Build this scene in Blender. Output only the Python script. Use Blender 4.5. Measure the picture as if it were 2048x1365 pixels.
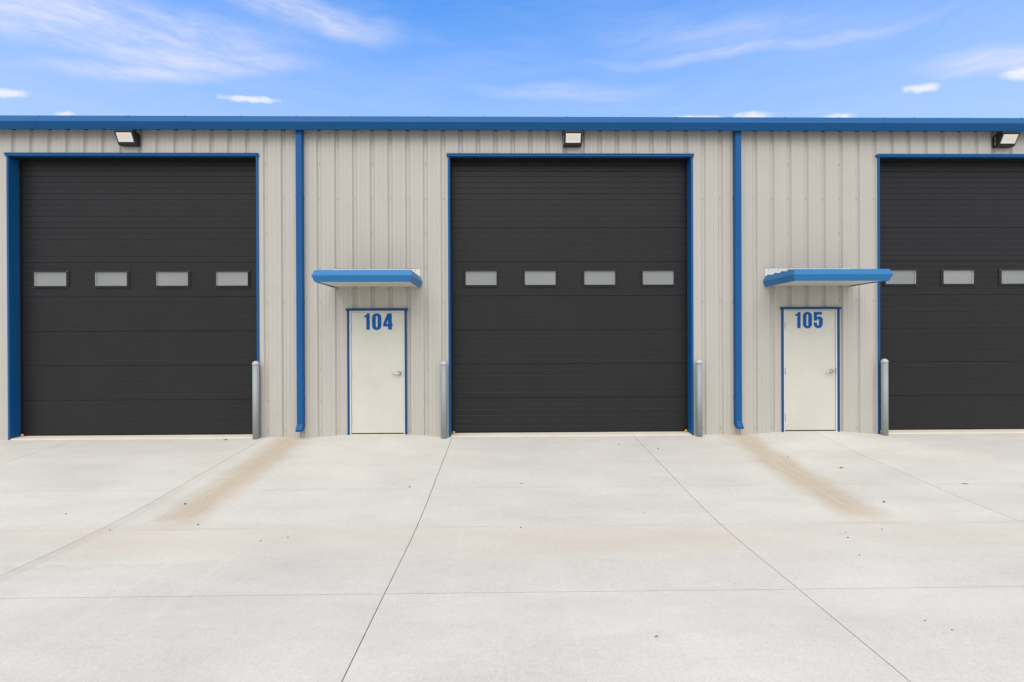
import bpy, bmesh, math, random
from mathutils import Vector, Matrix

random.seed(7)
S = bpy.context.scene
for o in list(bpy.data.objects):
    bpy.data.objects.remove(o, do_unlink=True)
COL = S.collection

# ------------------------------------------------------------------ camera
# x along the facade, y into the building (wall face y = 0), z up; metres
YAW, PITCH, ROLL = 0.0147346, -0.0019924, -0.0040803
CAM = Vector((0.98679, -8.66583, 1.68032))
F_PX = 985.0                                   # focal length for a 2048 px wide frame
fwd = Vector((math.sin(YAW) * math.cos(PITCH), math.cos(YAW) * math.cos(PITCH), math.sin(PITCH)))
rgt = Vector((math.cos(YAW), -math.sin(YAW), 0.0))
upv = rgt.cross(fwd)
rgt2 = rgt * math.cos(ROLL) + upv * math.sin(ROLL)
upv2 = upv * math.cos(ROLL) - rgt * math.sin(ROLL)
cd = bpy.data.cameras.new('camera')
cd.sensor_width = 36.0
cd.lens = 36.0 * F_PX / 2048.0
cd.clip_start = 0.05
cd.clip_end = 6000.0
cam = bpy.data.objects.new('camera', cd)
COL.objects.link(cam)
cam.matrix_world = Matrix(((rgt2.x, upv2.x, -fwd.x, CAM.x), (rgt2.y, upv2.y, -fwd.y, CAM.y),
                           (rgt2.z, upv2.z, -fwd.z, CAM.z), (0, 0, 0, 1)))
S.camera = cam


def ray(px, py):
    return (fwd + rgt2 * ((px - 1024) / F_PX) - upv2 * ((py - 682.5) / F_PX)).normalized()


# ------------------------------------------------------------------ exposure
S.view_settings.view_transform = 'Standard'
S.view_settings.look = 'None'
S.view_settings.gamma = 1.0
S.view_settings.use_curve_mapping = False
S.view_settings.exposure = 0.72
S.cycles.use_denoising = True
S.cycles.max_bounces = 8

# ------------------------------------------------------------------ sun (hazy, soft) and sky
SUN_EL, SUN_AZ = math.radians(52), math.radians(188)      # azimuth clockwise from +y: behind the camera
sd = bpy.data.lights.new('sun', 'SUN')
sd.energy = 1.5
sd.angle = math.radians(60)
sd.color = (1.0, 0.955, 0.89)
sun = bpy.data.objects.new('sun', sd)
COL.objects.link(sun)
to_sun = Vector((math.sin(SUN_AZ) * math.cos(SUN_EL), math.cos(SUN_AZ) * math.cos(SUN_EL), math.sin(SUN_EL)))
sun.rotation_euler = to_sun.to_track_quat('Z', 'Y').to_euler()
sun.location = (0, -20, 30)

W = bpy.data.worlds.new('World')
S.world = W
W.use_nodes = True
wn, wl = W.node_tree.nodes, W.node_tree.links
wn.clear()


class NT:
    """tiny node-building helper"""
    def __init__(self, tree):
        self.t, self.n, self.l = tree, tree.nodes, tree.links

    def put(self, sock, v):
        if hasattr(v, 'is_output'):
            self.l.new(v, sock)
        else:
            sock.default_value = v

    def math(self, op, a, b=0.0, c=0.0, clamp=False):
        m = self.n.new('ShaderNodeMath')
        m.operation, m.use_clamp = op, clamp
        self.put(m.inputs[0], a)
        self.put(m.inputs[1], b)
        self.put(m.inputs[2], c)
        return m.outputs[0]

    def vmath(self, op, a, b=(0, 0, 0)):
        m = self.n.new('ShaderNodeVectorMath')
        m.operation = op
        self.put(m.inputs[0], a)
        self.put(m.inputs[1], b)
        return m.outputs['Value'] if op in ('LENGTH', 'DOT_PRODUCT') else m.outputs[0]

    def mapping(self, v, loc=(0, 0, 0), rot=(0, 0, 0), sc=(1, 1, 1), kind='POINT'):
        m = self.n.new('ShaderNodeMapping')
        m.vector_type = kind
        self.put(m.inputs['Vector'], v)
        m.inputs['Location'].default_value = loc
        m.inputs['Rotation'].default_value = rot
        m.inputs['Scale'].default_value = sc
        return m.outputs[0]

    def ramp(self, v, a, b, c=0.0, d=1.0, smooth=True):
        m = self.n.new('ShaderNodeMapRange')
        m.interpolation_type = 'SMOOTHSTEP' if smooth else 'LINEAR'
        self.put(m.inputs['Value'], v)
        self.put(m.inputs['From Min'], a)
        self.put(m.inputs['From Max'], b)
        self.put(m.inputs['To Min'], c)
        self.put(m.inputs['To Max'], d)
        return m.outputs['Result']

    def noise(self, v, scale, detail=3.0, rough=0.5, dist=0.0):
        m = self.n.new('ShaderNodeTexNoise')
        if v is not None:
            self.put(m.inputs['Vector'], v)
        m.inputs['Scale'].default_value = scale
        m.inputs['Detail'].default_value = detail
        m.inputs['Roughness'].default_value = rough
        m.inputs['Distortion'].default_value = dist
        return m.outputs['Fac']

    def mix(self, f, a, b, blend='MIX'):
        m = self.n.new('ShaderNodeMix')
        m.data_type, m.blend_type = 'RGBA', blend
        self.put(m.inputs[0], f)
        self.put(m.inputs[6], a)
        self.put(m.inputs[7], b)
        return m.outputs[2]

    def comb(self, x, y, z=0.0):
        m = self.n.new('ShaderNodeCombineXYZ')
        self.put(m.inputs[0], x)
        self.put(m.inputs[1], y)
        self.put(m.inputs[2], z)
        return m.outputs[0]

    def sep(self, v):
        m = self.n.new('ShaderNodeSeparateXYZ')
        self.put(m.inputs[0], v)
        return m.outputs


w = NT(W.node_tree)
sky = wn.new('ShaderNodeTexSky')
sky.sky_type = 'NISHITA'
sky.sun_disc = False
sky.sun_elevation = SUN_EL
sky.sun_rotation = SUN_AZ
sky.altitude = 200
sky.air_density = 1.3
sky.dust_density = 0.6
sky.ozone_density = 3.0
hsv = wn.new('ShaderNodeHueSaturation')
hsv.inputs['Saturation'].default_value = 1.37
hsv.inputs['Hue'].default_value = 0.508
hsv.inputs['Value'].default_value = 1.14
wl.new(sky.outputs[0], hsv.inputs['Color'])
skycol = hsv.outputs[0]
tc = wn.new('ShaderNodeTexCoord')
dx, dy, dz = w.sep(tc.outputs['Generated'])
az = w.math('ARCTAN2', dx, dy)
el = w.math('ARCSINE', dz)
ae = w.comb(az, el)


def azel(px, py):
    d = ray(px, py)
    return math.atan2(d.x, d.y), math.asin(d.z)


def cloud_mask(px, py, wpx, hpx, slope=0.0, vec=None):
    """soft ellipse in direction space: centre, half sizes and tilt as seen in the photograph"""
    a0, e0 = azel(px, py)
    a1, e1 = azel(px + wpx, py - slope * wpx)
    a2, e2 = azel(px, py - hpx)
    ln = math.hypot(a1 - a0, e1 - e0)
    m = w.mapping(vec or ae, (a0, e0, 0), (0, 0, math.atan2(e1 - e0, a1 - a0)), (ln, abs(e2 - e0), 1), 'TEXTURE')
    return w.ramp(w.vmath('LENGTH', m), 1.0, 0.0)


def sat_add(items):
    r = items[0]
    for i in items[1:]:
        r = w.math('MAXIMUM', r, i)
    return r


# high thin streaks: wispy noise stretched along the wind
warp = w.noise(ae, 5.0, 2, 0.5)
aew = w.vmath('ADD', ae, w.comb(0.0, w.math('MULTIPLY', w.math('SUBTRACT', warp, 0.5), 0.06)))
def streaks(rot, lng, fine, lo, hi):
    v = w.mapping(aew, (0, 0, 0), (0, 0, rot), (lng, fine, 1.0))
    return w.ramp(w.noise(v, 1.0, 9, 0.70, 0.25), lo, hi)
st_a = streaks(math.radians(9), 5.0, 22.0, 0.27, 0.72)
st_b = streaks(math.radians(-15), 4.2, 26.0, 0.30, 0.74)
left = sat_add([cloud_mask(240, 52, 470, 92, -0.08, aew), w.math('MULTIPLY', cloud_mask(0, 40, 330, 70, -0.16, aew), 0.9),
                w.math('MULTIPLY', cloud_mask(350, 112, 400, 50, -0.04, aew), 0.95),
                w.math('MULTIPLY', cloud_mask(300, 146, 330, 30, 0.05, aew), 0.65),
                w.math('MULTIPLY', cloud_mask(620, 28, 260, 62, -0.16, aew), 0.8)])
right = sat_add([w.math('MULTIPLY', cloud_mask(1500, 106, 640, 24, 0.235, aew), 0.68),
                 w.math('MULTIPLY', cloud_mask(1130, 186, 330, 30, 0.10, aew), 0.5),
                 w.math('MULTIPLY', cloud_mask(2000, 118, 300, 42, 0.13, aew), 1.0),
                 w.math('MULTIPLY', cloud_mask(1450, 70, 700, 110, 0.16, aew), 0.34)])
cir_l = w.math('MULTIPLY', left, w.math('ADD', w.math('MULTIPLY', st_a, 1.1), 0.20))
cir_r = w.math('MULTIPLY', right, w.math('ADD', w.math('MULTIPLY', st_b, 0.9), 0.40))
# outside the frame the same thin cloud thickens to the even milky veil that the flat light implies
veil = w.ramp(w.noise(w.mapping(tc.outputs['Generated'], (3.1, 0.4, 0), (0, 0, 0.3), (1.6, 4.0, 7.0)), 1.0, 6, 0.6, 0.6), 0.30, 0.80)
away = w.ramp(w.math('ABSOLUTE', az), 0.80, 1.7)
high = w.ramp(el, 0.62, 1.15)
rest = w.math('MULTIPLY', w.math('MAXIMUM', away, high), w.math('ADD', w.math('MULTIPLY', veil, 0.35), 0.65))
cirrus = w.math('MAXIMUM', w.math('MAXIMUM', cir_l, cir_r), w.math('MULTIPLY', st_b, 0.13))
# small fair-weather cumulus low over the roof line
puff = w.noise(w.mapping(ae, (0, 0, 0), (0, 0, 0), (1.0, 1.5, 1.0)), 60.0, 6, 0.6)
def cumulus(px, py, wpx, hpx, slope=0.0):
    m = cloud_mask(px, py, wpx, hpx, slope)
    g = w.ramp(w.math('ADD', m, w.math('MULTIPLY', w.math('SUBTRACT', puff, 0.5), 1.5)), 0.16, 0.95)
    return w.math('MULTIPLY', g, w.ramp(m, 0.0, 0.22))
cum = sat_add([cumulus(14, 187, 74, 17, 0.0), cumulus(500, 199, 98, 13, -0.04), cumulus(1842, 177, 66, 16, 0.08),
               cumulus(2046, 148, 74, 22, 0.15), cumulus(1508, 236, 74, 22), cumulus(1680, 238, 58, 18),
               cumulus(132, 229, 34, 10), cumulus(1400, 236, 90, 8)])
cum = w.math('MULTIPLY', cum, 0.9)
CIRRUS = (2.95, 3.15, 3.90, 1)
CUMUL = (3.6, 3.7, 4.0, 1)
haze_low = w.ramp(el, 0.62, 0.36, 0.0, 0.58, False)
c00 = w.mix(haze_low, skycol, (2.1, 2.55, 3.9, 1))
c0 = w.mix(rest, c00, (4.15, 4.1, 3.98, 1))
c1 = w.mix(w.math('MULTIPLY', cirrus, 1.0, clamp=True), c0, CIRRUS)
c2 = w.mix(cum, c1, CUMUL)
bg = wn.new('ShaderNodeBackground')
bg.inputs['Strength'].default_value = 0.15
wl.new(c2, bg.inputs['Color'])
wo = wn.new('ShaderNodeOutputWorld')
wl.new(bg.outputs[0], wo.inputs['Surface'])

# ------------------------------------------------------------------ materials
def new_mat(name):
    m = bpy.data.materials.new(name)
    m.use_nodes = True
    t = NT(m.node_tree)
    b = m.node_tree.nodes['Principled BSDF']
    return m, t, b


def bump(t, b, h, strength, dist=0.01):
    n = t.n.new('ShaderNodeBump')
    n.inputs['Strength'].default_value = strength
    n.inputs['Distance'].default_value = dist
    t.put(n.inputs['Height'], h)
    t.l.new(n.outputs[0], b.inputs['Normal'])


def geo_pos(t):
    return t.n.new('ShaderNodeNewGeometry').outputs['Position']


def painted(name, col, rough=0.42, var=0.08, streak=0.0, metal=0.0, spec=0.5, bmp=0.0, wave=0.0):
    m, t, b = new_mat(name)
    p = geo_pos(t)
    n1 = t.noise(p, 1.7, 4, 0.6)
    n2 = t.noise(t.mapping(p, sc=(9.0, 9.0, 0.6)), 1.0, 4, 0.6)
    f = t.math('ADD', t.math('MULTIPLY', t.math('SUBTRACT', n1, 0.5), var * 2), 1.0)
    f = t.math('ADD', f, t.math('MULTIPLY', t.math('SUBTRACT', n2, 0.5), streak * 2))
    c = t.vmath('MULTIPLY', (col[0], col[1], col[2]), t.comb(f, f, f))
    t.put(b.inputs['Base Color'], c)
    t.put(b.inputs['Roughness'], t.math('ADD', t.math('MULTIPLY', t.math('SUBTRACT', n1, 0.5), 0.16), rough))
    b.inputs['Metallic'].default_value = metal
    b.inputs['Specular IOR Level'].default_value = spec
    if bmp:
        bump(t, b, t.noise(p, 220.0, 2, 0.5), bmp, 0.002)
    if wave:                                        # slight oil-canning of the sheet
        bump(t, b, t.noise(t.mapping(p, sc=(3.0, 3.0, 1.1)), 1.0, 2, 0.5), wave, 0.02)
    return m


M = {}
M['wall'] = painted('beige_painted_steel', (0.452, 0.428, 0.380), 0.5, 0.05, 0.04, spec=0.3, wave=0.12)
M['canopy_blue'] = painted('canopy_blue_steel', (0.026, 0.165, 0.38), 0.42, 0.06, 0.03, spec=0.2)
M['navy'] = painted('navy_trim_steel', (0.010, 0.068, 0.175), 0.45, 0.07, 0.04, spec=0.18)
M['blue'] = painted('blue_painted_steel', (0.008, 0.088, 0.25), 0.45, 0.07, 0.04, spec=0.18)
M['door'] = painted('charcoal_steel', (0.0185, 0.0182, 0.0190), 0.44, 0.14, 0.04, spec=0.20, bmp=0.12, wave=0.0)
M['frame_black'] = painted('charcoal_plastic', (0.022, 0.022, 0.024), 0.5, 0.05, spec=0.35)
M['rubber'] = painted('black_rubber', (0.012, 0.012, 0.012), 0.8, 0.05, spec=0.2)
M['white'] = painted('white_paint', (0.64, 0.65, 0.64), 0.4, 0.03, 0.02)
M['entry'] = painted('off_white_door_paint', (0.560, 0.540, 0.470), 0.45, 0.12, 0.03, spec=0.4)
M['soffit'] = painted('off_white_soffit', (0.62, 0.59, 0.53), 0.5, 0.05, 0.03)
M['galv'] = painted('galvanised_pipe', (0.30, 0.325, 0.325), 0.6, 0.16, 0.14, metal=0.2, spec=0.3)
M['steel'] = painted('satin_steel', (0.50, 0.50, 0.48), 0.28, 0.04, metal=1.0)
M['hinge_dark'] = painted('dark_hinge', (0.12, 0.11, 0.10), 0.5, 0.05)
M['hinge_pale'] = painted('painted_hinge', (0.42, 0.41, 0.38), 0.5, 0.05)
M['cap'] = painted('bollard_cap', (0.46, 0.46, 0.47), 0.6, 0.08, spec=0.2)
M['sill'] = painted('cream_sill_concrete', (0.66, 0.60, 0.49), 0.8, 0.12, 0.05, spec=0.2)
M['black'] = painted('black_cast_metal', (0.012, 0.012, 0.013), 0.5, 0.1, bmp=0.2)
M['lens'] = painted('frosted_lens', (0.80, 0.80, 0.81), 0.25, 0.01)
M['led'] = painted('led_board', (0.82, 0.70, 0.56), 0.4, 0.03)
M['numeral'] = painted('blue_vinyl', (0.002, 0.092, 0.32), 0.4, 0.02, spec=0.15)
M['spacer'] = painted('pale_spacer', (0.72, 0.73, 0.74), 0.4, 0.02)
M['screw'] = painted('screw_head', (0.30, 0.285, 0.25), 0.5, 0.05)
M['orange'] = painted('orange_bumper', (0.75, 0.42, 0.12), 0.6, 0.1)
M['stone'] = painted('dark_pebble', (0.025, 0.023, 0.020), 0.8, 0.3)
M['leaf'] = painted('dry_leaf', (0.16, 0.11, 0.045), 0.8, 0.3)
M['seal'] = painted('dark_joint_dirt', (0.15, 0.12, 0.085), 0.95, 0.3, spec=0.1)
M['gravel'] = painted('gravel', (0.30, 0.28, 0.25), 0.95, 0.25, spec=0.1)
M['roof'] = painted('galvalume_roof', (0.55, 0.56, 0.56), 0.4, 0.05, metal=0.5)

m, t, b = new_mat('hazy_glass')
p = geo_pos(t)
n1 = t.noise(p, 2.2, 3, 0.5)
oi = t.n.new('ShaderNodeObjectInfo').outputs['Random']
n1 = t.math('ADD', t.math('MULTIPLY', n1, 0.7), t.math('MULTIPLY', oi, 0.4))
t.put(b.inputs['Base Color'], t.mix(n1, (0.15, 0.16, 0.162, 1), (0.245, 0.245, 0.225, 1)))
b.inputs['Roughness'].default_value = 0.22
b.inputs['Coat Weight'].default_value = 1.0
b.inputs['Coat Roughness'].default_value = 0.04
M['glass'] = m

# broom-finished concrete with run-off stains below the two downspouts and silt along the swale
m, t, b = new_mat('broomed_concrete')
p = geo_pos(t)
px_, py_, pz_ = t.sep(p)
mott = t.noise(p, 0.55, 5, 0.6)
blot = t.noise(t.mapping(p, sc=(0.5, 1.6, 1)), 1.3, 5, 0.65)
broom = t.noise(t.mapping(p, sc=(1.6, 60.0, 1)), 1.0, 4, 0.7)
grit = t.noise(p, 85.0, 2, 0.8)
agg = t.noise(p, 22.0, 4, 0.75)
f = t.math('ADD', t.math('MULTIPLY', t.math('SUBTRACT', mott, 0.5), 0.34), 1.0)
f = t.math('ADD', f, t.math('MULTIPLY', t.math('SUBTRACT', blot, 0.5), 0.32))
f = t.math('ADD', f, t.math('MULTIPLY', t.math('SUBTRACT', broom, 0.5), 0.10))
f = t.math('ADD', f, t.math('MULTIPLY', t.math('SUBTRACT', grit, 0.5), 0.45))
f = t.math('ADD', f, t.math('MULTIPLY', t.math('SUBTRACT', agg, 0.5), 0.20))
oi = t.n.new('ShaderNodeObjectInfo').outputs['Random']     # each pour dried to its own shade
f = t.math('MULTIPLY', f, t.math('ADD', t.math('MULTIPLY', oi, 0.055), 0.955))
base = t.vmath('MULTIPLY', (0.578, 0.553, 0.496), t.comb(f, f, f))
wob = t.math('MULTIPLY', t.math('SUBTRACT', t.noise(t.mapping(p, sc=(1.3, 0.9, 1)), 1.8, 6, 0.68), 0.5), 0.50)
stain = None
for (x0, kx, wd) in ((-2.71, -0.055, 0.38), (5.09, 0.055, 0.42)):
    u = t.math('SUBTRACT', px_, t.math('ADD', t.math('MULTIPLY', py_, kx), x0))
    u = t.math('ABSOLUTE', t.math('ADD', u, wob))
    s = t.ramp(u, wd * 1.12, wd * 0.12)
    s = t.math('MULTIPLY', s, t.ramp(t.math('ADD', py_, wob), -3.72, -3.10))
    stain = s if stain is None else t.math('MAXIMUM', stain, s)
brk = t.math('ADD', t.math('MULTIPLY', t.noise(t.mapping(p, sc=(14, 1.6, 1)), 1.0, 6, 0.75), 1.1), 0.24)
stain = t.math('MULTIPLY', stain, brk, clamp=True)
c = t.mix(t.math('MULTIPLY', stain, 0.74), base, (0.43, 0.325, 0.205, 1))
silt = t.math('MULTIPLY', t.ramp(t.math('ABSOLUTE', t.math('ADD', py_, t.math('ADD', 3.85, wob))), 0.62, 0.0),
              t.ramp(t.noise(t.mapping(p, sc=(0.35, 1.0, 1)), 1.0, 4, 0.6), 0.30, 0.70))
c = t.mix(t.math('MULTIPLY', silt, 0.42), c, (0.55, 0.445, 0.335, 1))
# a narrow patch-coloured strip beside one joint and a faint tide line where water stands
strip = t.math('MULTIPLY', t.ramp(t.math('ABSOLUTE', t.math('SUBTRACT', px_, -3.135)), 0.075, 0.06), t.ramp(py_, -1.4, -2.4))
c = t.mix(t.math('MULTIPLY', strip, 0.40), c, t.vmath('MULTIPLY', c, (0.86, 0.84, 0.81)))
tide = t.math('MULTIPLY', t.ramp(t.math('ABSOLUTE', t.math('ADD', t.math('ADD', py_, 3.53), t.math('MULTIPLY', wob, 0.12))), 0.03, 0.0), t.ramp(mott, 0.42, 0.6))
c = t.mix(t.math('MULTIPLY', tide, 0.30), c, (0.33, 0.30, 0.27, 1))
tide2 = t.math('MULTIPLY', t.ramp(t.math('ABSOLUTE', t.math('ADD', t.math('ADD', py_, 4.35), t.math('MULTIPLY', wob, 1.6))), 0.05, 0.0), t.ramp(blot, 0.48, 0.62))
c = t.mix(t.math('MULTIPLY', tide2, 0.22), c, (0.36, 0.33, 0.29, 1))
# pale tyre scuffs running toward the doors
scuff = t.ramp(t.noise(t.mapping(p, rot=(0, 0, 0.04), sc=(11.0, 0.20, 1)), 1.0, 3, 0.6), 0.58, 0.74)
c = t.mix(t.math('MULTIPLY', scuff, 0.13), c, (0.68, 0.67, 0.65, 1))
t.put(b.inputs['Base Color'], c)
b.inputs['Roughness'].default_value = 0.85
b.inputs['Specular IOR Level'].default_value = 0.25
bump(t, b, t.math('ADD', t.math('MULTIPLY', broom, 0.5), t.math('ADD', t.math('MULTIPLY', grit, 0.35), t.math('MULTIPLY', agg, 0.3))), 0.35, 0.006)
M['concrete'] = m

# ------------------------------------------------------------------ mesh helpers
def mesh_obj(name, bm, mat, parent=None, loc=(0, 0, 0), smooth=False):
    me = bpy.data.meshes.new(name)
    bmesh.ops.recalc_face_normals(bm, faces=bm.faces)
    bm.to_mesh(me)
    bm.free()
    return link_mesh(name, me, mat, parent, loc, smooth)


def link_mesh(name, me, mat, parent=None, loc=(0, 0, 0), smooth=False):
    if mat is not None and not me.materials:
        me.materials.append(mat)
    if smooth:
        for pl in me.polygons:
            pl.use_smooth = True
    o = bpy.data.objects.new(name, me)
    o.location = loc
    o.parent = parent
    COL.objects.link(o)
    return o


def raw(name, verts, faces, mat, parent=None, loc=(0, 0, 0)):
    me = bpy.data.meshes.new(name)
    me.from_pydata(verts, [], faces)
    me.update()
    return link_mesh(name, me, mat, parent, loc)


def add_box(bm, x0, x1, y0, y1, z0, z1, bev=0.0):
    g = bmesh.ops.create_cube(bm, size=1.0)
    vs = g['verts']
    for v in vs:
        v.co = Vector((x0 if v.co.x < 0 else x1, y0 if v.co.y < 0 else y1, z0 if v.co.z < 0 else z1))
    if bev:
        es = {e for v in vs for e in v.link_edges}
        bmesh.ops.bevel(bm, geom=list(es), offset=bev, segments=1, affect='EDGES')


def box(name, mat, parent, x0, x1, y0, y1, z0, z1, bev=0.0, loc=(0, 0, 0)):
    bm = bmesh.new()
    add_box(bm, x0, x1, y0, y1, z0, z1, bev)
    return mesh_obj(name, bm, mat, parent, loc)


def add_prism_x(bm, prof, x0, x1):
    """closed profile of (y, z) points extruded along x"""
    a = [bm.verts.new((x0, y, z)) for y, z in prof]
    c = [bm.verts.new((x1, y, z)) for y, z in prof]
    n = len(prof)
    bm.faces.new(a)
    bm.faces.new(c[::-1])
    for i in range(n):
        j = (i + 1) % n
        bm.faces.new((a[i], c[i], c[j], a[j]))


def add_cyl(bm, p0, p1, r0, r1=None, seg=20, caps=True):
    p0, p1 = Vector(p0), Vector(p1)
    r1 = r0 if r1 is None else r1
    d = (p1 - p0).normalized()
    q = d.to_track_quat('Z', 'Y').to_matrix()
    A, B = [], []
    for i in range(seg):
        a = 2 * math.pi * i / seg
        o = q @ Vector((math.cos(a), math.sin(a), 0))
        A.append(bm.verts.new(p0 + o * r0))
        B.append(bm.verts.new(p1 + o * r1))
    for i in range(seg):
        j = (i + 1) % seg
        bm.faces.new((A[i], A[j], B[j], B[i]))
    if caps:
        bm.faces.new(A[::-1])
        bm.faces.new(B)


def empty(name, loc=(0, 0, 0)):
    o = bpy.data.objects.new(name, None)
    o.location = loc
    o.empty_display_size = 0.2
    COL.objects.link(o)
    return o


def tag(o, label, cat=None, group=None, kind=None):
    if label:
        o['label'] = label
    if cat:
        o['category'] = cat
    if group:
        o['group'] = group
    if kind:
        o['kind'] = kind
    return o


def copy_tree(o, parent=None):
    c = o.copy()
    COL.objects.link(c)
    c.parent = parent
    for ch in o.children:
        copy_tree(ch, c)
    return c


# ------------------------------------------------------------------ layout numbers
BAY = 7.62
OPEN_W, OPEN_H = 4.32, 4.946
ENTRY = (-1.25, 6.41)                     # centres of the two entry doors
XL, XR = -12.2, 18.2                      # facade ends, beyond the frame
JX = [-16.06, -12.85, -9.64, -6.43, -3.209, 0.062, 3.246, 6.451, 9.66, 12.87, 16.08, 19.29]
JY = [-17.2, -14.75, -12.3, -9.83, -7.37, -4.90, -2.39, 0.06]


def smooth01(v):
    v = max(0.0, min(1.0, v))
    return v * v * (3 - 2 * v)


def ground_z(x, y):
    yy = min(y, 0.0)
    ramp = -0.012 + yy * 0.0757
    flat = -0.268 + max(0.0, -3.45 - yy) * 0.012
    flat = min(flat, -0.225)
    k = 0.10                                           # rounded valley
    h = max(0.0, min(1.0, 0.5 + 0.5 * (ramp - flat) / k)) if yy > -5 else 0.0
    z = flat * (1 - h) + ramp * h + k * h * (1 - h) * 0.35
    for xc in ENTRY:                                   # pavement is ramped up to each entry door
        z += 0.050 * (1 - smooth01((abs(x - xc) - 0.45) / 0.75)) * (1 - smooth01((-y) / 1.3))
    z += 0.018 * (1 - smooth01(abs(x + 3.0) / 0.9)) * (1 - smooth01(-y / 0.8))
    z += 0.018 * (1 - smooth01(abs(x - 4.9) / 0.6)) * (1 - smooth01(-y / 0.8))
    return z


# ------------------------------------------------------------------ setting: ground, pavement
gs = 2500.0
gx = [-gs, -60, XL - 6, XR + 6, 60, gs]
gyv = [-gs, -60, -17.5, 0.3, 40, gs]
gr = raw('ground', [(x, y, -0.42 if (gx[1] < x < gx[4] and -20 < y < 1) else -0.40) for y in gyv for x in gx],
         [(j * 6 + i, j * 6 + i + 1, (j + 1) * 6 + i + 1, (j + 1) * 6 + i) for j in range(5) for i in range(5)], M['gravel'])
gr['kind'] = 'structure'


def grid_sheet(xs, ys, dz):
    vs = [(x, y, ground_z(x, y) + dz) for y in ys for x in xs]
    n = len(xs)
    fs = [(j * n + i, j * n + i + 1, (j + 1) * n + i + 1, (j + 1) * n + i) for j in range(len(ys) - 1) for i in range(n - 1)]
    return vs, fs


def lin(a, b_, n):
    return [a + (b_ - a) * i / n for i in range(n + 1)]


bx = sorted(set(lin(JX[0], JX[-1], 150)))
by = sorted(set(lin(JY[0], JY[-1], 60)))
vs, fs = grid_sheet(bx, by, -0.016)
pave = raw('concrete_pavement', vs, fs, M['seal'])
pave['kind'] = 'structure'
for i in range(len(JX) - 1):
    for j in range(len(JY) - 1):
        near = (JY[j] > -7.5 and -9.7 < JX[i] < 12)
        gxj = [0.0028] * 2
        for s, jx in enumerate((JX[i], JX[i + 1])):
            gxj[s] = 0.0033 if abs(jx - 0.062) < 0.01 else (0.0030 if abs(jx - 3.246) < 0.01 else 0.0028)
        x0, x1 = JX[i] + gxj[0], JX[i + 1] - gxj[1]
        y0 = JY[j] + (0.0032 if j == 5 else 0.0015)
        y1 = JY[j + 1] - (0.0 if j == len(JY) - 2 else (0.0032 if j == 4 else 0.0015))
        nx, ny = (20, 14) if near else (4, 3)
        e = 0.004
        xs = [x0, x0 + e] + lin(x0 + e, x1 - e, nx)[1:-1] + [x1 - e, x1]
        ys = [y0, y0 + e] + lin(y0 + e, y1 - e, ny)[1:-1] + [y1 - e, y1]
        n, mm = len(xs), len(ys)
        vs, fs = grid_sheet(xs, ys, 0.0)
        ring = [k for k in range(n)] + [k * n + n - 1 for k in range(1, mm)] + [(mm - 1) * n + k for k in range(n - 2, -1, -1)] + [k * n for k in range(mm - 2, 0, -1)]
        for k in ring:                                   # eased, worn edge
            pass
        off = len(vs)
        vs += [(vs[k][0], vs[k][1], vs[k][2] - 0.03) for k in ring]
        L = len(ring)
        for q in range(L):
            r2 = (q + 1) % L
            fs.append((ring[q], off + q, off + r2, ring[r2]))
        so = raw('concrete_slab', vs, fs, M['concrete'], pave)
        for pl in so.data.polygons[:(n - 1) * (mm - 1)]:
            pl.use_smooth = True

# ------------------------------------------------------------------ building
bld = empty('warehouse_building', (0, 0, 0))
tag(bld, 'long beige ribbed metal warehouse with blue gutter and charcoal overhead doors', 'building')

# openings as (x0, x1, z_top)
OPEN = [(k * BAY + 0.004, k * BAY + OPEN_W - 0.004, OPEN_H - 0.02) for k in (-1, 0, 1)]
OPEN += [(xc - 0.49, xc + 0.49, 2.20) for xc in ENTRY]
RIB0, RL, RR = 0.216 + 0.008, 0.3094, 0.3062
ribs = []
k = -41
while True:
    x = RIB0 + k * (RL if k < 0 else RR)
    if x > XR:
        break
    if x > XL:
        ribs.append((k, x))
    k += 1
WALL_TOP = 5.40
REC = 0.029


def panel_profile(xa, xb):
    """(x, y) outline of the sheet between xa and xb: wide flats outward, narrow recessed ribs, two low stiffeners"""
    pts = [(xa, 0.0)]
    for k_, xr in ribs:
        pts += [(xr - 0.044, 0.0), (xr - 0.023, REC), (xr + 0.023, REC), (xr + 0.044, 0.0)]
        sp = RL if k_ < 0 else RR
        for fr in (0.385, 0.615):
            xm = xr + sp * fr
            pts += [(xm - 0.013, 0.0), (xm - 0.004, 0.0042), (xm + 0.004, 0.0042), (xm + 0.013, 0.0)]
    pts.append((xb, 0.0))
    pts = sorted(pts)

    def yat(x):
        for (a, ya), (b_, yb) in zip(pts, pts[1:]):
            if a <= x <= b_:
                return ya if b_ == a else ya + (yb - ya) * (x - a) / (b_ - a)
        return 0.0
    inner = [q for q in pts if xa < q[0] < xb]
    return [(xa, yat(xa))] + inner + [(xb, yat(xb))], yat


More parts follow.
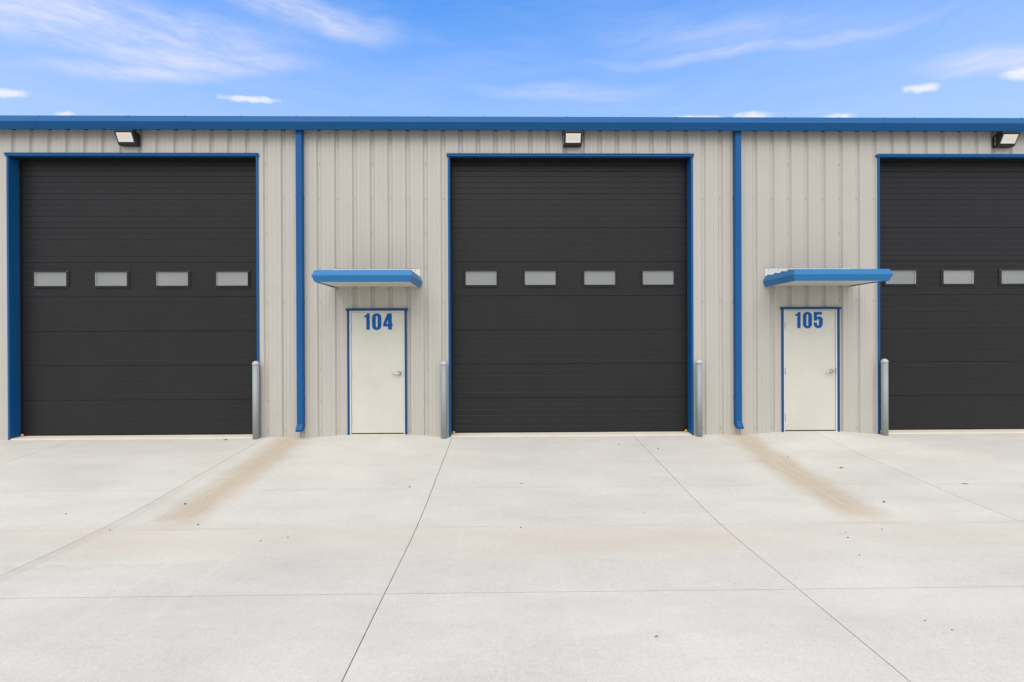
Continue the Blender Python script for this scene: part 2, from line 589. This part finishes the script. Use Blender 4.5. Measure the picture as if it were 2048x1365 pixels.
laps = [r for r in ribs if (r[0] + 1) % 3 == 2]
edges = [XL] + [x for _, x in laps] + [XR]
full_prof, yfull = panel_profile(XL, XR)
for a, b_ in zip(edges, edges[1:]):
    pr = [q for q in full_prof if a < q[0] < b_]
    cuts = sorted({a, b_} | {v for o in OPEN for v in o[:2] if a < v < b_})
    pts = sorted(pr + [(v, yfull(v)) for v in cuts])
    wob = random.uniform(0, 0.0015)
    vs, fs = [], []
    for (xa, ya), (xb, yb) in zip(pts, pts[1:]):
        if xb - xa < 1e-6:
            continue
        xm = (xa + xb) / 2
        z0 = -0.12
        for (ox0, ox1, oz) in OPEN:
            if ox0 < xm < ox1:
                z0 = oz
        n = len(vs)
        vs += [(xa, ya + wob, z0), (xb, yb + wob, z0), (xb, yb + wob, WALL_TOP), (xa, ya + wob, WALL_TOP)]
        fs.append((n, n + 1, n + 2, n + 3))
    raw('wall_panel', vs, fs, M['wall'], bld)

# screws: a row on every girt, extra ones along each side lap
bm = bmesh.new()
def in_open(x, z):
    return any(o[0] - 0.05 < x < o[1] + 0.05 and z < o[2] + 0.06 for o in OPEN)
lapk = {k_ for k_, _ in laps}
for k_, xr in ribs:
    if not (-8.5 < xr < 11.5):
        continue
    zs = [4.17, 2.36, 0.10]
    if k_ in lapk:
        zs += [4.78, 3.56, 2.95, 1.77, 1.20, 0.63]
    for z in zs:
        if not in_open(xr, z) and z > ground_z(xr, 0) + 0.03:
            add_cyl(bm, (xr, REC - 0.001, z), (xr, REC - 0.0035, z), 0.0095, seg=10)
            add_cyl(bm, (xr, REC - 0.0035, z), (xr, REC - 0.010, z), 0.0055, seg=6)
o = mesh_obj('panel_screws', bm, M['screw'], bld)
o['kind'] = 'stuff'

# body behind the facade
bm = bmesh.new(); add_box(bm, XL, XL + 0.12, 0.06, 16, -0.4, 5.3); mesh_obj('side_wall', bm, M['wall'], bld)
bm = bmesh.new(); add_box(bm, XR - 0.12, XR, 0.06, 16, -0.4, 5.3); mesh_obj('side_wall', bm, M['wall'], bld)
bm = bmesh.new(); add_box(bm, XL, XR, 15.9, 16.02, -0.4, 6.6); mesh_obj('back_wall', bm, M['wall'], bld)
bm = bmesh.new()
add_prism_x(bm, [(-0.06, 5.50), (16.1, 6.60), (16.1, 6.64), (-0.06, 5.535)], XL - 0.1, XR + 0.1)
mesh_obj('roof', bm, M['roof'], bld)
bm = bmesh.new(); add_box(bm, XL + 0.13, XR - 0.13, 0.45, 15.8, -0.4, -0.02); mesh_obj('floor_slab', bm, M['concrete'], bld)
# liner that closes the inside behind the doors
for (x0, x1) in [(XL + 0.13, -BAY - 0.02), (-BAY + OPEN_W + 0.02, -1.80), (-0.70, -0.02), (OPEN_W + 0.02, 5.86), (6.96, BAY - 0.02), (BAY + OPEN_W + 0.02, XR - 0.13)]:
    box('inner_liner', M['white'], bld, x0, x1, 0.10, 0.14, -0.3, 5.2)

# gutter: folded box section in lengths, with cover strips at the joints
GP = [(-0.036, 5.365), (-0.165, 5.300), (-0.222, 5.414), (-0.146, 5.541), (-0.131, 5.541), (-0.131, 5.530), (-0.144, 5.526), (-0.209, 5.415), (-0.160, 5.312), (-0.036, 5.376)]
gb = [XL - 0.12, -6.93, -0.86, 1.53, 7.62, 13.7, XR + 0.12]
for a, b_ in zip(gb, gb[1:]):
    bm = bmesh.new()
    add_prism_x(bm, GP, a + 0.002, b_ - 0.002)
    g = mesh_obj('gutter', bm, M['blue'], bld)
    bm = bmesh.new()
    add_prism_x(bm, [(-0.1665, 5.2975), (-0.2245, 5.414), (-0.1480, 5.5430), (-0.146, 5.5430), (-0.2225, 5.414), (-0.1652, 5.2995)], b_ - 0.012, b_ + 0.012)
    mesh_obj('joint_cover', bm, M['blue'], g)
    bm = bmesh.new()
    x = a + 0.55
    while x < b_ - 0.2:
        add_box(bm, x - 0.012, x + 0.012, -0.15, -0.05, 5.5415, 5.5445)
        x += 0.95
    mesh_obj('gutter_straps', bm, M['blue'], g)['kind'] = 'stuff'
box('eave_closure', M['rubber'], bld, XL, XR, -0.0355, 0.04, 5.366, 5.49)

# downspouts
def downspout(xc, skew):
    bm = bmesh.new()
    add_box(bm, xc - 0.053, xc + 0.053, -0.105, -0.006, 0.236, 5.335, 0.005)
    d = mesh_obj('downspout', bm, M['blue'], bld)
    bm = bmesh.new()
    prof = [(-0.006, 0.235), (-0.006, 0.19), (-0.090, 0.122), (-0.152, 0.115), (-0.164, 0.150), (-0.1055, 0.240)]
    a, c = [], []
    for y, z in prof:
        sh = skew * max(0.0, (-y - 0.1)) / 0.115
        a.append(bm.verts.new((xc - 0.0515 + sh, y, z)))
        c.append(bm.verts.new((xc + 0.0515 + sh, y, z)))
    n = len(prof)
    bm.faces.new(a); bm.faces.new(c[::-1])
    for i in range(n):
        j = (i + 1) % n
        if i == 2:
            # open mouth: inset a dark recess
            f_ = bm.faces.new((a[i], c[i], c[j], a[j]))
            r_ = bmesh.ops.inset_individual(bm, faces=[f_], thickness=0.006, depth=-0.03)
        else:
            bm.faces.new((a[i], c[i], c[j], a[j]))
    mesh_obj('elbow', bm, M['blue'], d)
    for z in (4.17, 2.36, 0.66):
        for sg in (-1, 1):
            bm = bmesh.new()
            e0, e1 = sorted((sg * 0.0533, sg * 0.0575))
            add_prism_x(bm, [(-0.10, z - 0.015), (-0.004, z - 0.015), (-0.004, z + 0.015), (-0.10, z + 0.015)], xc + e0, xc + e1)
            mesh_obj('strap', bm, M['blue'], d)
downspout(-2.560, 0.0)
downspout(5.086, 0.008)

# overhead doors: eight ribbed sections, four windows in the fourth from the top
DZ0, SEC = 0.030, 0.612
def section_mesh():
    h = SEC - 0.0022
    pts = [(0.045, 0.0), (0.003, 0.0), (0.0, 0.003)]
    for i in range(1, 6):
        z = h * i / 6
        pts += [(0.0, z - 0.0085), (0.0046, z), (0.0, z + 0.0014)]
    pts += [(0.0, h - 0.005), (0.006, h), (0.045, h)]
    bm = bmesh.new()
    add_prism_x(bm, pts, 0.02, OPEN_W - 0.02)
    me = bpy.data.meshes.new('door_section')
    bmesh.ops.recalc_face_normals(bm, faces=bm.faces)
    bm.to_mesh(me); bm.free()
    me.materials.append(M['door'])
    return me


def rrect(x0, x1, z0, z1, r, n=4):
    out = []
    for cx, cz, a0 in ((x1 - r, z1 - r, 0), (x0 + r, z1 - r, 90), (x0 + r, z0 + r, 180), (x1 - r, z0 + r, 270)):
        for i in range(n + 1):
            a = math.radians(a0 + 90 * i / n)
            out.append((cx + r * math.cos(a), cz + r * math.sin(a)))
    return out


def ring_mesh(name, loops, mat):
    """loops: list of (outline, y); consecutive loops are bridged"""
    vs, fs = [], []
    for out, y in loops:
        vs += [(x, y, z) for x, z in out]
    n = len(loops[0][0])
    for l in range(len(loops) - 1):
        for i in range(n):
            j = (i + 1) % n
            fs.append((l * n + i, l * n + j, (l + 1) * n + j, (l + 1) * n + i))
    me = bpy.data.meshes.new(name)
    me.from_pydata(vs, [], fs)
    bm = bmesh.new(); bm.from_mesh(me)
    bmesh.ops.recalc_face_normals(bm, faces=bm.faces)
    bm.to_mesh(me); bm.free()
    me.materials.append(mat)
    return me


SEC_ME = section_mesh()
wx, wz = 0.314, 0.159
gx_, gz_ = 0.277, 0.122
FRAME_ME = ring_mesh('window_frame', [
    (rrect(-wx, wx, -wz, wz, 0.02), 0.004), (rrect(-wx, wx, -wz, wz, 0.02), -0.012),
    (rrect(-wx + 0.006, wx - 0.006, -wz + 0.006, wz - 0.006, 0.018), -0.018),
    (rrect(-wx + 0.014, wx - 0.014, -wz + 0.014, wz - 0.014, 0.016), -0.013),
    (rrect(-gx_ - 0.010, gx_ + 0.010, -gz_ - 0.010, gz_ + 0.010, 0.02), -0.027),
    (rrect(-gx_, gx_, -gz_, gz_, 0.016), -0.026), (rrect(-gx_, gx_, -gz_, gz_, 0.016), -0.022)], M['frame_black'])
SPACER_ME = ring_mesh('window_spacer', [(rrect(-gx_ - 0.001, gx_ + 0.001, -gz_ - 0.001, gz_ + 0.001, 0.014), -0.022),
                                        (rrect(-gx_ - 0.001, gx_ + 0.001, -gz_ - 0.001, gz_ + 0.001, 0.014), -0.0005)], M['spacer'])
rp = rrect(-gx_, gx_, -gz_, gz_, 0.014)
PANE_ME = bpy.data.meshes.new('window_pane')
PANE_ME.from_pydata([(x, -0.0025, z) for x, z in rp], [], [tuple(range(len(rp)))[::-1]])
PANE_ME.materials.append(M['glass'])
SEAL_Y = 0.2
door_words = {-1: 'charcoal overhead door without an entry door at its own left in view',
              0: 'charcoal ribbed overhead door between entry doors 104 and 105',
              1: 'charcoal ribbed overhead door right beside entry door 105'}
door_words[-1] = 'charcoal ribbed overhead door standing farther from entry door 104, beyond the downspout'
for kb in (-1, 0, 1):
    bm = bmesh.new()
    add_box(bm, 0.03, OPEN_W - 0.03, 0.006, 0.05, 0.004, DZ0)
    d = mesh_obj('overhead_door', bm, M['rubber'], bld, (kb * BAY, SEAL_Y, 0))
    d['label'] = door_words[kb]
    for s in range(8):
        link_mesh('door_section', SEC_ME, None, d, (0, random.uniform(0, 0.0015), DZ0 + s * SEC))
    for cxw in (0.566, 1.629, 2.701, 3.757):
        l = (cxw, 0.0, 2.793)
        link_mesh('window_frame', FRAME_ME, None, d, l)
        link_mesh('window_spacer', SPACER_ME, None, d, l)
        link_mesh('window_pane', PANE_ME, None, d, l)
    for xb in (0.068, OPEN_W - 0.068):
        bm = bmesh.new()
        bmesh.ops.create_uvsphere(bm, u_segments=10, v_segments=6, radius=0.024)
        bmesh.ops.scale(bm, vec=(1.0, 0.9, 0.9), verts=bm.verts)
        mesh_obj('corner_bumper', bm, M['orange'], d, (xb, -0.03, 0.032), True)
    X = kb * BAY
    for sx, x0, x1 in ((0, X, X + 0.036), (1, X + OPEN_W - 0.036, X + OPEN_W)):
        bm = bmesh.new()
        add_box(bm, x0, x1, -0.018, 0.198, -0.10, OPEN_H - 0.046, 0.004)
        j = mesh_obj('jamb_trim', bm, M['blue'], bld)
    bm = bmesh.new()
    add_box(bm, X - 0.018, X + OPEN_W + 0.014, -0.034, 0.197, OPEN_H - 0.045, OPEN_H, 0.004)
    add_box(bm, X - 0.018, X + OPEN_W + 0.014, -0.042, -0.0345, OPEN_H - 0.012, OPEN_H + 0.004)
    mesh_obj('header_trim', bm, M['blue'], bld)
    box('weather_seal', M['rubber'], bld, X + 0.0365, X + OPEN_W - 0.0365, 0.045, 0.196, OPEN_H - 0.060, OPEN_H - 0.0455)  # header seal widened forward; its black stands in for shade on the soffit
    for x0, x1 in ((X + 0.0365, X + 0.052), (X + OPEN_W - 0.052, X + OPEN_W - 0.0365)):
        box('weather_seal', M['rubber'], bld, x0, x1, 0.172, 0.196, 0.02, OPEN_H - 0.079)
    # concrete sill that slopes out under the door
    bm = bmesh.new()
    nseg = 24
    zf = lambda x: ground_z(x, -0.02) + 0.016
    top_f, top_b, bot_f = [], [], []
    xs = lin(X + 0.0365, X + OPEN_W - 0.0365, nseg)
    for x in xs:
        jit = random.uniform(-0.003, 0.003)
        top_f.append(bm.verts.new((x, -0.010 + jit, zf(x) + random.uniform(-.001, .001))))
        top_b.append(bm.verts.new((x, 0.44, 0.020)))
        bot_f.append(bm.verts.new((x, -0.016 + jit, -0.08)))
    for i in range(nseg):
        bm.faces.new((top_f[i], top_f[i + 1], top_b[i + 1], top_b[i]))
        bm.faces.new((bot_f[i], bot_f[i + 1], top_f[i + 1], top_f[i]))
    mesh_obj('door_sill', bm, M['sill'], bld)


# numerals (condensed heavy figures), drawn in crop units, one unit = 0.000913 m
def arc(cx, cy, rx, ry, a0, a1, n=10):
    return [(cx + rx * math.cos(math.radians(a0 + (a1 - a0) * i / n)), cy + ry * math.sin(math.radians(a0 + (a1 - a0) * i / n))) for i in range(n + 1)]


DIG = {
    '1': ([[(35, 308), (97, 308), (97, 0), (50, 0), (36, 26), (0, 42), (0, 78), (37, 66)]], 97),
    '0': ([arc(87.5, 78, 87.5, 82, 180, 360) + arc(87.5, 234, 87.5, 82, 0, 180),
           arc(87.5, 64, 19.5, 22, 180, 360) + arc(87.5, 246, 19.5, 22, 0, 180)], 175),
    '4': ([[(82, 0), (162, 0), (162, 200), (177, 200), (177, 246), (162, 246), (162, 308), (94, 308), (94, 248), (0, 248), (0, 198)],
           [(94, 108), (57, 200), (94, 200)]], 177),
    '5': ([[(3, 0), (158, 0), (158, 48), (60, 48), (60, 104)] + arc(108, 150, 66, 62, -130, 0)[1:] + arc(87, 232, 87, 80, 0, 180) +
           [(0, 204), (60, 204)] + [(60, 236)] + arc(83, 240, 21, 24, 170, 0, 6) + [(104, 158)] + arc(83, 156, 21, 22, 0, -170, 6) + [(60, 166), (3, 166)]], 174),
}


def numeral(ch, xleft, ztop, y, parent, unit=0.000913):
    cu = bpy.data.curves.new('numeral', 'CURVE')
    cu.dimensions = '2D'
    cu.fill_mode = 'BOTH'
    cu.extrude = 0.0008
    cu.offset = 0.0022
    for lp in DIG[ch][0]:
        sp = cu.splines.new('POLY')
        sp.points.add(len(lp) - 1)
        for pt, (x, yy) in zip(sp.points, lp):
            pt.co = (x * unit, -yy * unit, 0, 1)
        sp.use_cyclic_u = True
    tmp = bpy.data.objects.new('tmp', cu)
    COL.objects.link(tmp)
    dg = bpy.context.evaluated_depsgraph_get()
    me = bpy.data.meshes.new_from_object(tmp.evaluated_get(dg))
    bpy.data.objects.remove(tmp, do_unlink=True)
    me.transform(Matrix.Rotation(math.radians(90), 4, 'X'))
    me.materials.clear()
    me.materials.append(M['numeral'])
    o = link_mesh('numeral', me, None, parent, (xleft, y, ztop))
    return o


# entry doors
def entry(xc, number, gap):
    zs = 0.046
    # white steel frame
    bm = bmesh.new()
    add_box(bm, xc - 0.482, xc - 0.4585, -0.006, 0.10, -0.02, 2.2045, 0.002)
    add_box(bm, xc + 0.4585, xc + 0.482, -0.006, 0.10, -0.02, 2.2045, 0.002)
    add_box(bm, xc - 0.458, xc + 0.458, -0.004, 0.10, 2.184, 2.2035, 0.002)
    add_box(bm, xc - 0.458, xc + 0.458, 0.062, 0.098, 0.03, 2.183)          # stop / inner reveal
    mesh_obj('door_frame', bm, M['white'], bld)
    for x0, x1 in ((xc - 0.518, xc - 0.4825), (xc + 0.4825, xc + 0.518)):
        bm = bmesh.new()
        add_box(bm, x0, x1, -0.022, 0.04, -0.05, 2.2055, 0.003)
        mesh_obj('entry_trim', bm, M['navy'], bld)
    bm = bmesh.new()
    add_box(bm, xc - 0.540, xc + 0.536, -0.032, 0.04, 2.206, 2.245, 0.003)
    mesh_obj('entry_trim', bm, M['navy'], bld)
    bm = bmesh.new()
    add_box(bm, xc - 0.458, xc + 0.458, -0.03, 0.10, -0.02, zs - 0.008, 0.003)
    mesh_obj('threshold', bm, M['sill'], bld)
    bm = bmesh.new()
    add_box(bm, xc - 0.4535, xc + 0.4535, 0.012, 0.057, zs + 0.012, 2.179, 0.002)
    d = mesh_obj('entry_door', bm, M['entry'], bld)
    d['label'] = 'off-white steel entry door numbered ' + number + ' with lever handle'
    box('door_sweep', M['rubber'], d, xc - 0.450, xc + 0.450, 0.018, 0.05, zs - 0.004, zs + 0.0115)
    for z in (1.92, 1.105, 0.285):
        bm = bmesh.new()
        for q in range(3):
            add_cyl(bm, (xc - 0.456, 0.003, z - 0.057 + q * 0.0385), (xc - 0.456, 0.003, z - 0.057 + q * 0.0385 + 0.037), 0.0075, seg=10)
        add_box(bm, xc - 0.4535, xc - 0.440, 0.0095, 0.0115, z - 0.057, z + 0.057)
        mesh_obj('hinge', bm, M['hinge_dark'] if number == '105' else M['hinge_pale'], d)
    hx, hz = xc + 0.385, 1.105
    bm = bmesh.new()
    add_cyl(bm, (hx, 0.0115, hz), (hx, 0.002, hz), 0.042, 0.040, seg=24)
    add_cyl(bm, (hx, 0.002, hz), (hx, -0.040, hz), 0.020, 0.017, seg=16)
    add_cyl(bm, (hx, -0.040, hz), (hx, -0.052, hz), 0.024, 0.020, seg=16)
    pts = [(hx + 0.004, -0.046, hz), (hx - 0.035, -0.049, hz + 0.002), (hx - 0.075, -0.047, hz - 0.001), (hx - 0.108, -0.040, hz - 0.005), (hx - 0.122, -0.030, hz - 0.006)]
    for a, c in zip(pts, pts[1:]):
        add_cyl(bm, a, c, 0.0105, 0.0098, seg=10)
    mesh_obj('lever_handle', bm, M['steel'], d, smooth=False)
    box('strike_plate', M['steel'], d, xc + 0.4545, xc + 0.4625, -0.0085, 0.0, hz - 0.06, hz + 0.06)
    wid = sum(DIG[ch][1] for ch in number) + (48 + 38)
    x = xc + (0.0235 if number == '104' else -0.012) - wid * 0.000913 / 2
    for ch, sp in zip(number, (48, 38, 0)):
        numeral(ch, x, 2.155, 0.0105, d)
        x += (DIG[ch][1] + sp) * 0.000913
entry(ENTRY[0], '104', 0)
entry(ENTRY[1], '105', 0)

# ------------------------------------------------------------------ canopies over the entry doors
def canopy(x0, x1, label, ragged):
    yb = -0.90
    r = empty('door_canopy', ((x0 + x1) / 2, 0, 2.60))
    tag(r, label, 'canopy', 'canopies over the entry doors')
    L = (-(x0 + x1) / 2, 0, -2.60)
    # folded fascia: upper face leans back, lower face leans in
    FP = [(0.022, 2.604), (0.0, 2.604), (-0.036, 2.702), (0.0, 2.790), (0.014, 2.790), (0.014, 2.784), (0.004, 2.782), (-0.029, 2.702), (0.004, 2.612), (0.022, 2.612)]
    def fascia(pa, pb, out_a, out_b):
        """profile swept from pa to pb; out_* = outward mitre direction at each end"""
        bm = bmesh.new()
        A = [bm.verts.new((pa[0] - out_a[0] * s, pa[1] - out_a[1] * s, z)) for s, z in FP]
        B = [bm.verts.new((pb[0] - out_b[0] * s, pb[1] - out_b[1] * s, z)) for s, z in FP]
        n = len(FP)
        bm.faces.new(A); bm.faces.new(B[::-1])
        for i in range(n):
            j = (i + 1) % n
            bm.faces.new((A[i], B[i], B[j], A[j]))
        return mesh_obj('fascia', bm, M['canopy_blue'], r, L)
    fascia((x0, yb), (x1, yb), (-1, -1), (1, -1))
    fascia((x0, -0.012), (x0, yb + 0.0003), (-1, 0), (-1, -1))
    fascia((x1, -0.012), (x1, yb + 0.0003), (1, 0), (1, -1))
    # wall flashing board
    bm = bmesh.new()
    add_box(bm, x0 + 0.001, x1 - 0.001, -0.011, -0.001, 2.635, 2.932, 0.002)
    fl = mesh_obj('wall_flashing', bm, M['white'], r, L)
    bm = bmesh.new()
    x = x0 + 0.06
    while x < x1:
        add_cyl(bm, (x, -0.011, 2.905), (x, -0.017, 2.905), 0.010, 0.007, seg=8)
        x += 0.17
    mesh_obj('flashing_screws', bm, M['screw'], fl)['kind'] = 'stuff'
    bm = bmesh.new()                                      # smeared brown sealant along the top edge
    x = x0
    while x < x1 - 0.02:
        w_ = random.uniform(0.03, 0.12)
        add_box(bm, x, min(x + w_, x1), -0.0105 - random.uniform(0, .002), -0.0005, 2.9325, 2.9335 + random.uniform(0.001, 0.009))
        x += w_ + random.uniform(0.0, 0.03)
    mesh_obj('sealant_bead', bm, painted_sealant, fl)['kind'] = 'stuff'
    # soffit made of narrow planks
    n = 6
    for i in range(n):
        a = x0 + 0.024 + (x1 - x0 - 0.048) * i / n
        c = x0 + 0.024 + (x1 - x0 - 0.048) * (i + 1) / n
        bm = bmesh.new()
        add_prism_x(bm, [(-0.0005, 2.622), (-0.872, 2.6130), (-0.872, 2.626), (-0.0005, 2.634)], a + 0.0015, c - 0.0015)
        mesh_obj('soffit_plank', bm, M['soffit'], r, L)
    # ribbed roof pan; its cut ends stand up a little above the side fascia
    bm = bmesh.new()
    z = 2.782
    prof = []
    y = -0.885
    while y < -0.02:
        prof += [(y, z), (y + 0.15, z + 0.002), (y + 0.165, z + 0.028), (y + 0.185, z + 0.028), (y + 0.20, z + 0.002)]
        y += 0.215
    prof = [q for q in prof if q[0] < -0.013]
    prof = prof + [(yy, zz - 0.004) for yy, zz in prof[::-1]]
    add_prism_x(bm, prof, x0 + 0.016, x1 - 0.016)
    mesh_obj('roof_pan', bm, M['rubber'], r, L)
    return r


painted_sealant = painted('brown_sealant', (0.30, 0.22, 0.16), 0.8, 0.2)
canopy(-1.992, -0.488, 'blue and white flat canopy above entry door 104', 1)
canopy(5.600, 7.125, 'blue and white flat canopy above entry door 105 reaching over the overhead door edge', -1)

# ------------------------------------------------------------------ wall lights
def wall_light():
    r = empty('wall_light', (0, 0, 0))
    hw, hh = 0.155, 0.110
    prof = [(-0.003, -hh), (-0.085, -hh), (-0.100, -hh + 0.012), (-0.192, hh - 0.016), (-0.185, hh), (-0.035, hh), (-0.003, hh - 0.03)]
    bm = bmesh.new()
    add_prism_x(bm, prof, -hw, hw)
    es = [e for e in bm.edges if abs(e.verts[0].co.x - e.verts[1].co.x) < 1e-6]
    bmesh.ops.bevel(bm, geom=es, offset=0.006, segments=1, affect='EDGES')
    mesh_obj('housing', bm, M['black'], r)
    # lens on the sloping front
    p0, p1 = Vector((-0.100, -hh + 0.012)), Vector((-0.192, hh - 0.016))
    d = (p1 - p0).normalized()
    nrm = Vector((-d.y, d.x))
    if nrm.x > 0:
        nrm = -nrm
    Ln = (p1 - p0).length
    def sheet(name, mat, inx, ina, inb, lift0, lift1):
        a = p0 + d * ina
        c = p1 - d * inb
        pr = [a + nrm * lift0, c + nrm * lift0, c + nrm * lift1, a + nrm * lift1]
        bm = bmesh.new()
        add_prism_x(bm, [(q.x, q.y) for q in pr], -hw + inx, hw - inx)
        return mesh_obj(name, bm, mat, r)
    sheet('lens', M['lens'], 0.028, 0.032, 0.032, -0.002, 0.003)
    sheet('led_board', M['led'], 0.048, 0.078, 0.050, 0.0032, 0.0042)
    bm = bmesh.new()
    add_box(bm, -hw - 0.006, -hw - 0.0008, -0.060, -0.045, -0.075, -0.005)
    add_box(bm, -hw - 0.006, -hw - 0.0008, -0.060, -0.045, 0.010, 0.075)
    mesh_obj('hinge_clip', bm, M['steel'], r)
    bm = bmesh.new()
    add_box(bm, -0.12, 0.12, -0.0028, 0.036, -0.10, 0.10)
    mesh_obj('back_plate', bm, M['black'], r)
    return r


wl0 = wall_light()
spots = [(2.187, 'black wedge-shaped wall light above the overhead door between entries 104 and 105'),
         (-5.490, 'black wedge-shaped wall light over the overhead door beyond the downspout from 104'),
         (9.855, 'black wedge-shaped wall light over the overhead door right beside entry 105')]
for i, (x, lab) in enumerate(spots):
    r = wl0 if i == 0 else copy_tree(wl0)
    r.location = (x, 0, 5.176)
    tag(r, lab, 'wall light', 'wall lights above the overhead doors')

# ------------------------------------------------------------------ bollards
def bollard():
    r = empty('bollard', (0, 0, 0))
    R, H = 0.0535, 1.285
    bm = bmesh.new()
    add_cyl(bm, (0, 0, -0.12), (0, 0, H), R, seg=32)
    o = mesh_obj('pipe', bm, M['galv'], r)
    for pl in o.data.polygons:
        pl.use_smooth = len(pl.vertices) == 4
    bm = bmesh.new()
    rings = []
    for rr, z in ((R + 0.003, H - 0.012), (R + 0.003, H + 0.012), (R * 0.93, H + 0.03), (R * 0.7, H + 0.046), (R * 0.38, H + 0.056), (0.004, H + 0.059)):
        rings.append([bm.verts.new((rr * math.cos(2 * math.pi * i / 32), rr * math.sin(2 * math.pi * i / 32), z)) for i in range(32)])
    for a, c in zip(rings, rings[1:]):
        for i in range(32):
            bm.faces.new((a[i], a[(i + 1) % 32], c[(i + 1) % 32], c[i]))
    bm.faces.new(rings[-1])
    bm.faces.new(rings[0][::-1])
    mesh_obj('cap', bm, M['cap'], r, smooth=True)
    return r


b0 = bollard()
bspots = [(-3.314, 'grey pipe bollard in front of an overhead door edge, across the downspout from door 104'),
          (-0.072, 'pale grey pipe bollard on the handle side of door 104'),
          (4.384, 'grey pipe bollard on the hinge side of door 105, past its downspout'),
          (7.668, 'pipe bollard overlapping the overhead door beneath the long blue canopy end')]
for i, (x, lab) in enumerate(bspots):
    r = b0 if i == 0 else copy_tree(b0)
    r.location = (x, -0.098, ground_z(x, -0.098))
    r.rotation_euler = (0, 0, random.uniform(0, 6))
    tag(r, lab, 'bollard', 'pipe bollards guarding the overhead doors')

# ------------------------------------------------------------------ litter on the pavement
def on_ground(px, py):
    d = ray(px, py)
    z = -0.1
    for _ in range(60):
        tt = (z - CAM.z) / d.z
        q = CAM + d * tt
        z = 0.5 * z + 0.5 * ground_z(q.x, q.y)
    return Vector((q.x, q.y, ground_z(q.x, q.y)))


for (px, py, rad) in ((370, 1009, .020), (396, 1050, .014), (132, 1029, .013), (820, 975, .017), (1043, 968, .015), (1042, 1056, .013),
                      (1768, 1005, .020), (1238, 889, .016), (1316, 898, .016), (1696, 1076, .012), (1719, 1111, .010), (1850, 1242, .008),
                      (521, 1082, .010), (576, 1076, .010), (1691, 1066, .008), (1764, 1059, .010), (1575, 915, .015), (1288, 1026, .008),
                      (1904, 1261, .008), (1680, 1069, .008), (220, 1061, .010)):
    bm = bmesh.new()
    bmesh.ops.create_icosphere(bm, subdivisions=1, radius=rad * 0.68)
    for v in bm.verts:
        v.co *= random.uniform(0.75, 1.2)
        v.co.z *= 0.6
    o = mesh_obj('pebble', bm, M['stone'], None, on_ground(px, py) + Vector((0, 0, rad * 0.3)))
    tag(o, 'small dark pebble lying on the pale concrete pavement', 'pebble', 'pebbles scattered on the pavement')


def leaf(px, py, ln, wd, rot, label):
    n = 6
    vs, fs = [], []
    for i in range(n + 1):
        s = i / n
        h = 0.12 * wd * math.sin(s * math.pi) + 0.003
        wdt = wd * math.sin(math.pi * min(1, s * 0.97 + 0.02)) ** 0.8
        for q in (-1, 0, 1):
            vs.append((ln * (s - 0.5), q * wdt / 2, h + (0.3 * wd * abs(q))))
    for i in range(n):
        for q in range(2):
            a = i * 3 + q
            fs.append((a, a + 1, a + 4, a + 3))
    bm = bmesh.new()
    me = bpy.data.meshes.new('tmp')
    me.from_pydata(vs, [], fs)
    bm.from_mesh(me)
    bmesh.ops.solidify(bm, geom=bm.faces[:], thickness=0.0012)
    o = mesh_obj('dry_leaf', bm, M['leaf'], None, on_ground(px, py) + Vector((0, 0, 0.002)))
    o.rotation_euler = (0, 0, rot)
    tag(o, label, 'leaf', 'dry leaves on the pavement')


leaf(1683, 937, 0.058, 0.024, 0.1, 'curled brown leaf on the pavement straight out from entry door 105')
leaf(1930, 969, 0.085, 0.016, -0.1, 'thin brown leaf in front of the overhead door beside entry 105')
leaf(1313, 1275, 0.030, 0.009, 0.3, 'pale dry leaf alone on the open pavement far out from the doors')
leaf(451, 881, 0.060, 0.030, 0.2, 'dark curled leaf close to an overhead door sill near a bollard')
